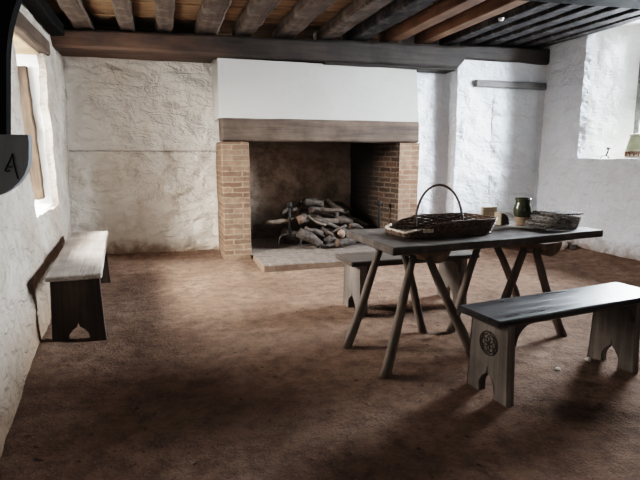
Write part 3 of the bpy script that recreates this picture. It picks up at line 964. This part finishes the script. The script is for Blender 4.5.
b2 = thing('wicker_basket', 'flat grey wicker basket at the right end of the table beside the jar', 'basket', (2.79, 3.13, TZ + .002), math.radians(8))
BL2, BW2 = .265, .24
def hf2(p): return .082 + .012 * noise.noise(Vector((p.x * 9, p.y * 9, 0)))
bm = bmesh.new(); wicker_walls(bm, BL2, BW2, .07, 26, hf2, 9, .30, .005); obj('woven_wall', bm, WICKG, b2, True)
bm = bmesh.new()   # sagging woven lid
LID = 24
for i in range(15):
    y = -BW2 / 2 - .01 + (BW2 + .02) * i / 14
    hw = (BL2 / 2 + .03) * math.sqrt(max(.05, 1 - (y / (BW2 / 2 + .03)) ** 4))
    pts = []
    for k in range(LID + 1):
        x = -hw - .05 + (2 * hw + .05) * k / LID
        z = .098 + .014 * math.cos(x * 6) - (.9 * max(0, -.08 - x)) * .85 + .003 * (1 if (k + i) % 2 else -1)
        pts.append((x, y, max(.010, z)))
    tube(bm, pts, .0065, 5)
for k in range(0, 13):
    x = -BL2 / 2 - .04 + (BL2 + .06) * k / 12
    z = .098 + .014 * math.cos(x * 6) - (.9 * max(0, -.08 - x)) * .85
    tube(bm, [(x, -BW2 / 2 + .005, max(.01, z)), (x, 0, max(.012, z + .004)), (x, BW2 / 2 - .005, max(.01, z))], .0055, 5)
obj('woven_lid', bm, WICKG, b2, True)

# ------------------------------------------------------------------ small things on the table
jp = atz(521.5, 226, TZ)
jg = thing('pottery_jar', 'small green glazed pottery jar with bare clay foot beside the grey basket', 'jar', (jp.x, jp.y, TZ + .002))
PR = [(.001, 0), (.036, 0), (.040, .012), (.046, .04), (.050, .062)]
bm = bmesh.new(); lathe(bm, PR, 28); obj('clay_foot', bm, CLAY, jg, True)
bm = bmesh.new(); lathe(bm, [(.050, .062), (.057, .085), (.058, .11), (.053, .135), (.047, .155), (.0465, .170), (.051, .180), (.050, .186), (.045, .184)], 28); obj('glazed_body', bm, GLAZE, jg, True)
bm = bmesh.new(); lathe(bm, [(.045, .184), (.041, .165), (.043, .14), (.001, .10)], 28); obj('mouth', bm, DARKIN, jg, True)
jg.scale = (1.14, 1.14, 1.14)

pp = atz(500, 225.5, TZ)
sc = thing('wooden_scoop', 'small dark quarter-round wooden block with pale front edge left of the jar', 'scoop', (pp.x, pp.y, TZ + .002), math.radians(2))
bm = bmesh.new(); prism(bm, [(.014, 0), (.085, 0)] + [(.014 + .071 * math.cos(PI / 2 * k / 8), .092 * math.sin(PI / 2 * k / 8)) for k in range(1, 9)], 0, .07, 'y'); obj('curved_back', bm, SCOOPW, sc)
bm = RB(0, .013, -.004, .074, 0, .096, .05, .001, 9, .003); obj('front_board', bm, PALEWOOD, sc)
pp = atz(481, 223.5, TZ)
bm = RB(0, .135, 0, .03, 0, .128, .05, .002, 9, .004, 5)
o = obj('wooden_board', bm, PALEWOOD); o.location = (pp.x, pp.y - .02, TZ + .003); o.rotation_euler = (0, 0, .05)
tag(o, 'pale wooden board on edge behind the right end of the large basket', 'board')
pp = atz(521, 227.6, TZ)
bm = bmesh.new()
us = 9
g = [[bm.verts.new((i / 8 * .12, j / 3 * .055, .002 + .006 * abs(math.sin(i / 8 * 3)) * (j / 3))) for j in range(4)] for i in range(9)]
for i in range(8):
    for j in range(3): bm.faces.new((g[i][j], g[i + 1][j], g[i + 1][j + 1], g[i][j + 1]))
o = obj('paper_slip', bm, PAPER); o.location = (pp.x - .05, pp.y - .04, TZ + .003); o.rotation_euler = (0, 0, .17)
tag(o, 'off-white slip lying flat on the table in front of the jar', 'paper')

# ------------------------------------------------------------------ window sill things
pp = atx(606, 156, 5.25)
rl = thing('rushlight_holder', 'small black iron rushlight holder on the right window sill', 'candle holder', (5.25, pp.y, WR['z0'] + .001))
bm = bmesh.new()
for a in (0.3, 2.4, 4.5):
    tube(bm, [(0, 0, .03), (.04 * math.cos(a), .04 * math.sin(a), .025), (.06 * math.cos(a), .06 * math.sin(a), 0)], .005, 6)
obj('tripod_foot', bm, IRONB, rl, True)
bm = bmesh.new(); tube(bm, [(0, 0, .028), (.008, -.012, .07), (.012, -.02, .115)], .009, 6); obj('stem', bm, IRONB, rl, True)
bm = bmesh.new(); tube(bm, [(.012 - .022, -.02, .118), (.012 + .022, -.022, .118)], .013, 6); obj('jaws', bm, IRONB, rl, True)

pp = atx(643, 157, 5.30)
pt = thing('pottery_vessel', 'pale green flared pottery vessel with brown openwork base at the right sill edge', 'pot', (5.30, pp.y, WR['z0'] + .001)); pt.scale = (1.2, 1.2, 1.1)
bm = bmesh.new(); lathe(bm, [(.155, .075), (.15, .09), (.135, .17), (.122, .23), (.115, .235)], 36); obj('glazed_body', bm, PALEG, pt, True)
bm = bmesh.new(); lathe(bm, [(.115, .228), (.128, .232), (.13, .245), (.12, .25), (.105, .248), (.10, .22)], 36); obj('rim', bm, PALEW, pt, True)
bm = bmesh.new(); lathe(bm, [(.001, .0), (.15, .0), (.152, .012), (.145, .015), (.142, .07), (.156, .075)], 36); obj('foot', bm, PALEW, pt, True)
bm = bmesh.new()
for k in range(22):
    a = 2 * PI * k / 22
    c, s = math.cos(a), math.sin(a)
    p = [Vector((.150 * c - s * d, .150 * s + c * d, z)) for d, z in ((-.014, .02), (-.014, .066), (.012, .066), (.012, .045), (-.012, .045))]
    tube(bm, p, .0055, 5)
obj('openwork_band', bm, RUST, pt)['label'] = 'brown openwork band'

# smoke detector on a dark joist
bm = bmesh.new(); lathe(bm, [(.001, -.024), (.02, -.024), (.027, -.018), (.03, 0), (.001, 0)], 20)
x = 3.62; pd = atz(501, 18, zj(3.62))
o = obj('smoke_detector', bm, PLASTIC, None, True); o.location = (pd.x, pd.y, zj(x) - .002)
tag(o, 'tiny white round sensor fixed under a dark joist', 'detector')

# stones and crumbs on the floor
def rock(name, label, cat, loc, r, mat, seed, sq=(1, 1, .8), group=None):
    bm = bmesh.new()
    bmesh.ops.create_icosphere(bm, subdivisions=3, radius=r)
    for v in bm.verts:
        v.co += wobv(v.co, 1.1 / r, seed) * r * .35
        v.co = Vector((v.co.x * sq[0], v.co.y * sq[1], v.co.z * sq[2]))
    o = obj(name, bm, mat, None, True)
    o.location = (loc[0], loc[1], floor_z(loc[0], loc[1]) + r * sq[2] * .6)
    return tag(o, label, cat, group)
p = atz(566, 247, .03)
rock('fieldstone', 'pale rough stone on the earth floor against the right wall', 'stone', (4.93, 5.42), .085, STONE, 3, (1.2, .9, .9))
rock('fieldstone', 'smaller dark stone next to the pale stone by the right wall', 'stone', (5.02, 5.27), .05, M_plain('dark flint', (.10, .08, .07), .8, .4, 9, .6), 6)
p = atz(558, 370, 0); rock('plaster_crumb', 'small white crumb on the floor nearer the middle of the near bench', 'crumb', (p.x, p.y), .014, CRUMB, 8, group='white crumbs under the near bench')
p = atz(588, 361, 0); rock('plaster_crumb', 'white crumb on the floor close to the right leg of the near bench', 'crumb', (p.x, p.y), .018, CRUMB, 9, group='white crumbs under the near bench')

# ------------------------------------------------------------------ dark timber close to the viewer on the left
tp = thing('timber_post', 'black arched timber with a grey rounded bracket close at the left edge', 'post', (-.45, 1.0, 0))
bm = RB(-.08, .06, -.07, .07, -.02, 2.50, .15, .006, 4, .012, 70); obj('post', bm, W_black, tp)
bm = bmesh.new()
def lc(p): return (p.x + .45, p.z)
Yb = 1.0
edge = [lc(aty(x, y, Yb)) for x, y in ((11, 150), (11, 133), (11, 90), (11, 60), (12, 45), (14, 30), (18, 14), (23, 0), (32, -22), (46, -48), (66, -76), (95, -105))]
outer = [(edge[-1][0] - .05, edge[-1][1] + .02), (.17, 1.72), (.11, 1.62), (.04, 1.5), (.04, 1.2)]
prism(bm, edge + outer, -.028, .0, 'y')
obj('arched_brace', bm, W_black, tp)
bm = bmesh.new()
edge = [lc(aty(x, y, Yb - .06)) for x, y in ((-60, 134), (27, 134.5), (28, 142), (28, 158), (27, 166), (24, 174), (19, 181.5), (12, 188), (5, 192.5), (0, 195), (-12, 198), (-28, 199), (-60, 199))]
prism(bm, edge, -.055, -.03, 'y')
br = obj('bracket', bm, W_bracket, tp); br['label'] = 'grey rounded bracket board'
bm = bmesh.new()
def mk(x, y): p = aty(x, y, Yb - .06); return (p.x + .45, -.0565, p.z)
tube(bm, [mk(12, 153.5), mk(9, 161), mk(5.5, 168), mk(4.5, 171), mk(7, 171.5), mk(9.5, 170.5)], .0011, 5)
tube(bm, [mk(12, 153.5), mk(13, 162), mk(15, 170), mk(17.5, 179)], .0011, 5)
tube(bm, [mk(7, 166), mk(10, 167.5), mk(12, 166)], .0009, 5)
obj('scribed_mark', bm, INK, br)['label'] = 'dark scribed mark'

# ------------------------------------------------------------------ light
wd = bpy.data.worlds.new('overcast'); S.world = wd; wd.use_nodes = True
bg = wd.node_tree.nodes['Background']
bg.inputs['Color'].default_value = (.88, .94, 1, 1)
bg.inputs['Strength'].default_value = .8

def area(name, loc, target, sx, sy, power, col):
    ld = bpy.data.lights.new(name, 'AREA')
    ld.shape = 'RECTANGLE'; ld.size = sx; ld.size_y = sy; ld.energy = power; ld.color = col
    o = bpy.data.objects.new(name, ld); COL.objects.link(o)
    o.location = loc
    o.rotation_euler = (Vector(target) - Vector(loc)).to_track_quat('-Z', 'Y').to_euler()
    return o
area('left_window_daylight', (-3.9, 5.6, 3.1), (-1.0, 5.2, 1.3), 7.6, 2.2, 4500, (1, .97, .93))
area('left_recess_extra_fill', (-2.0, 4.35, 1.9), (-1.2, 5.55, 1.45), .9, 1.0, 55, (1, .98, .95))  # extra lamp outside the window, added to whiten the far reveal
area('added_near_left_fill', (-3.4, 1.6, 2.9), (-1.0, 1.4, 1.5), 2.2, 1.6, 10, (1, .97, .93))  # added fill lamp behind the unseen near opening
area('right_window_daylight', (7.5, 4.5, 2.7), (5.1, 4.35, 1.85), 4.6, 2.4, 4800, (.84, .925, 1))
area('added_rear_fill', (1.4, FRONT_Y - 1.5, 1.9), (1.4, FRONT_Y, 1.1), 1.4, 1.8, 12, (1, .97, .94))  # added fill lamp behind the camera, shining through the unseen doorway

S.view_settings.view_transform = 'Filmic'
S.view_settings.look = 'High Contrast'
S.view_settings.exposure = 0.1
S.cycles.use_denoising = True
S.cycles.max_bounces = 8
S.cycles.diffuse_bounces = 5
S.cycles.sample_clamp_indirect = 6
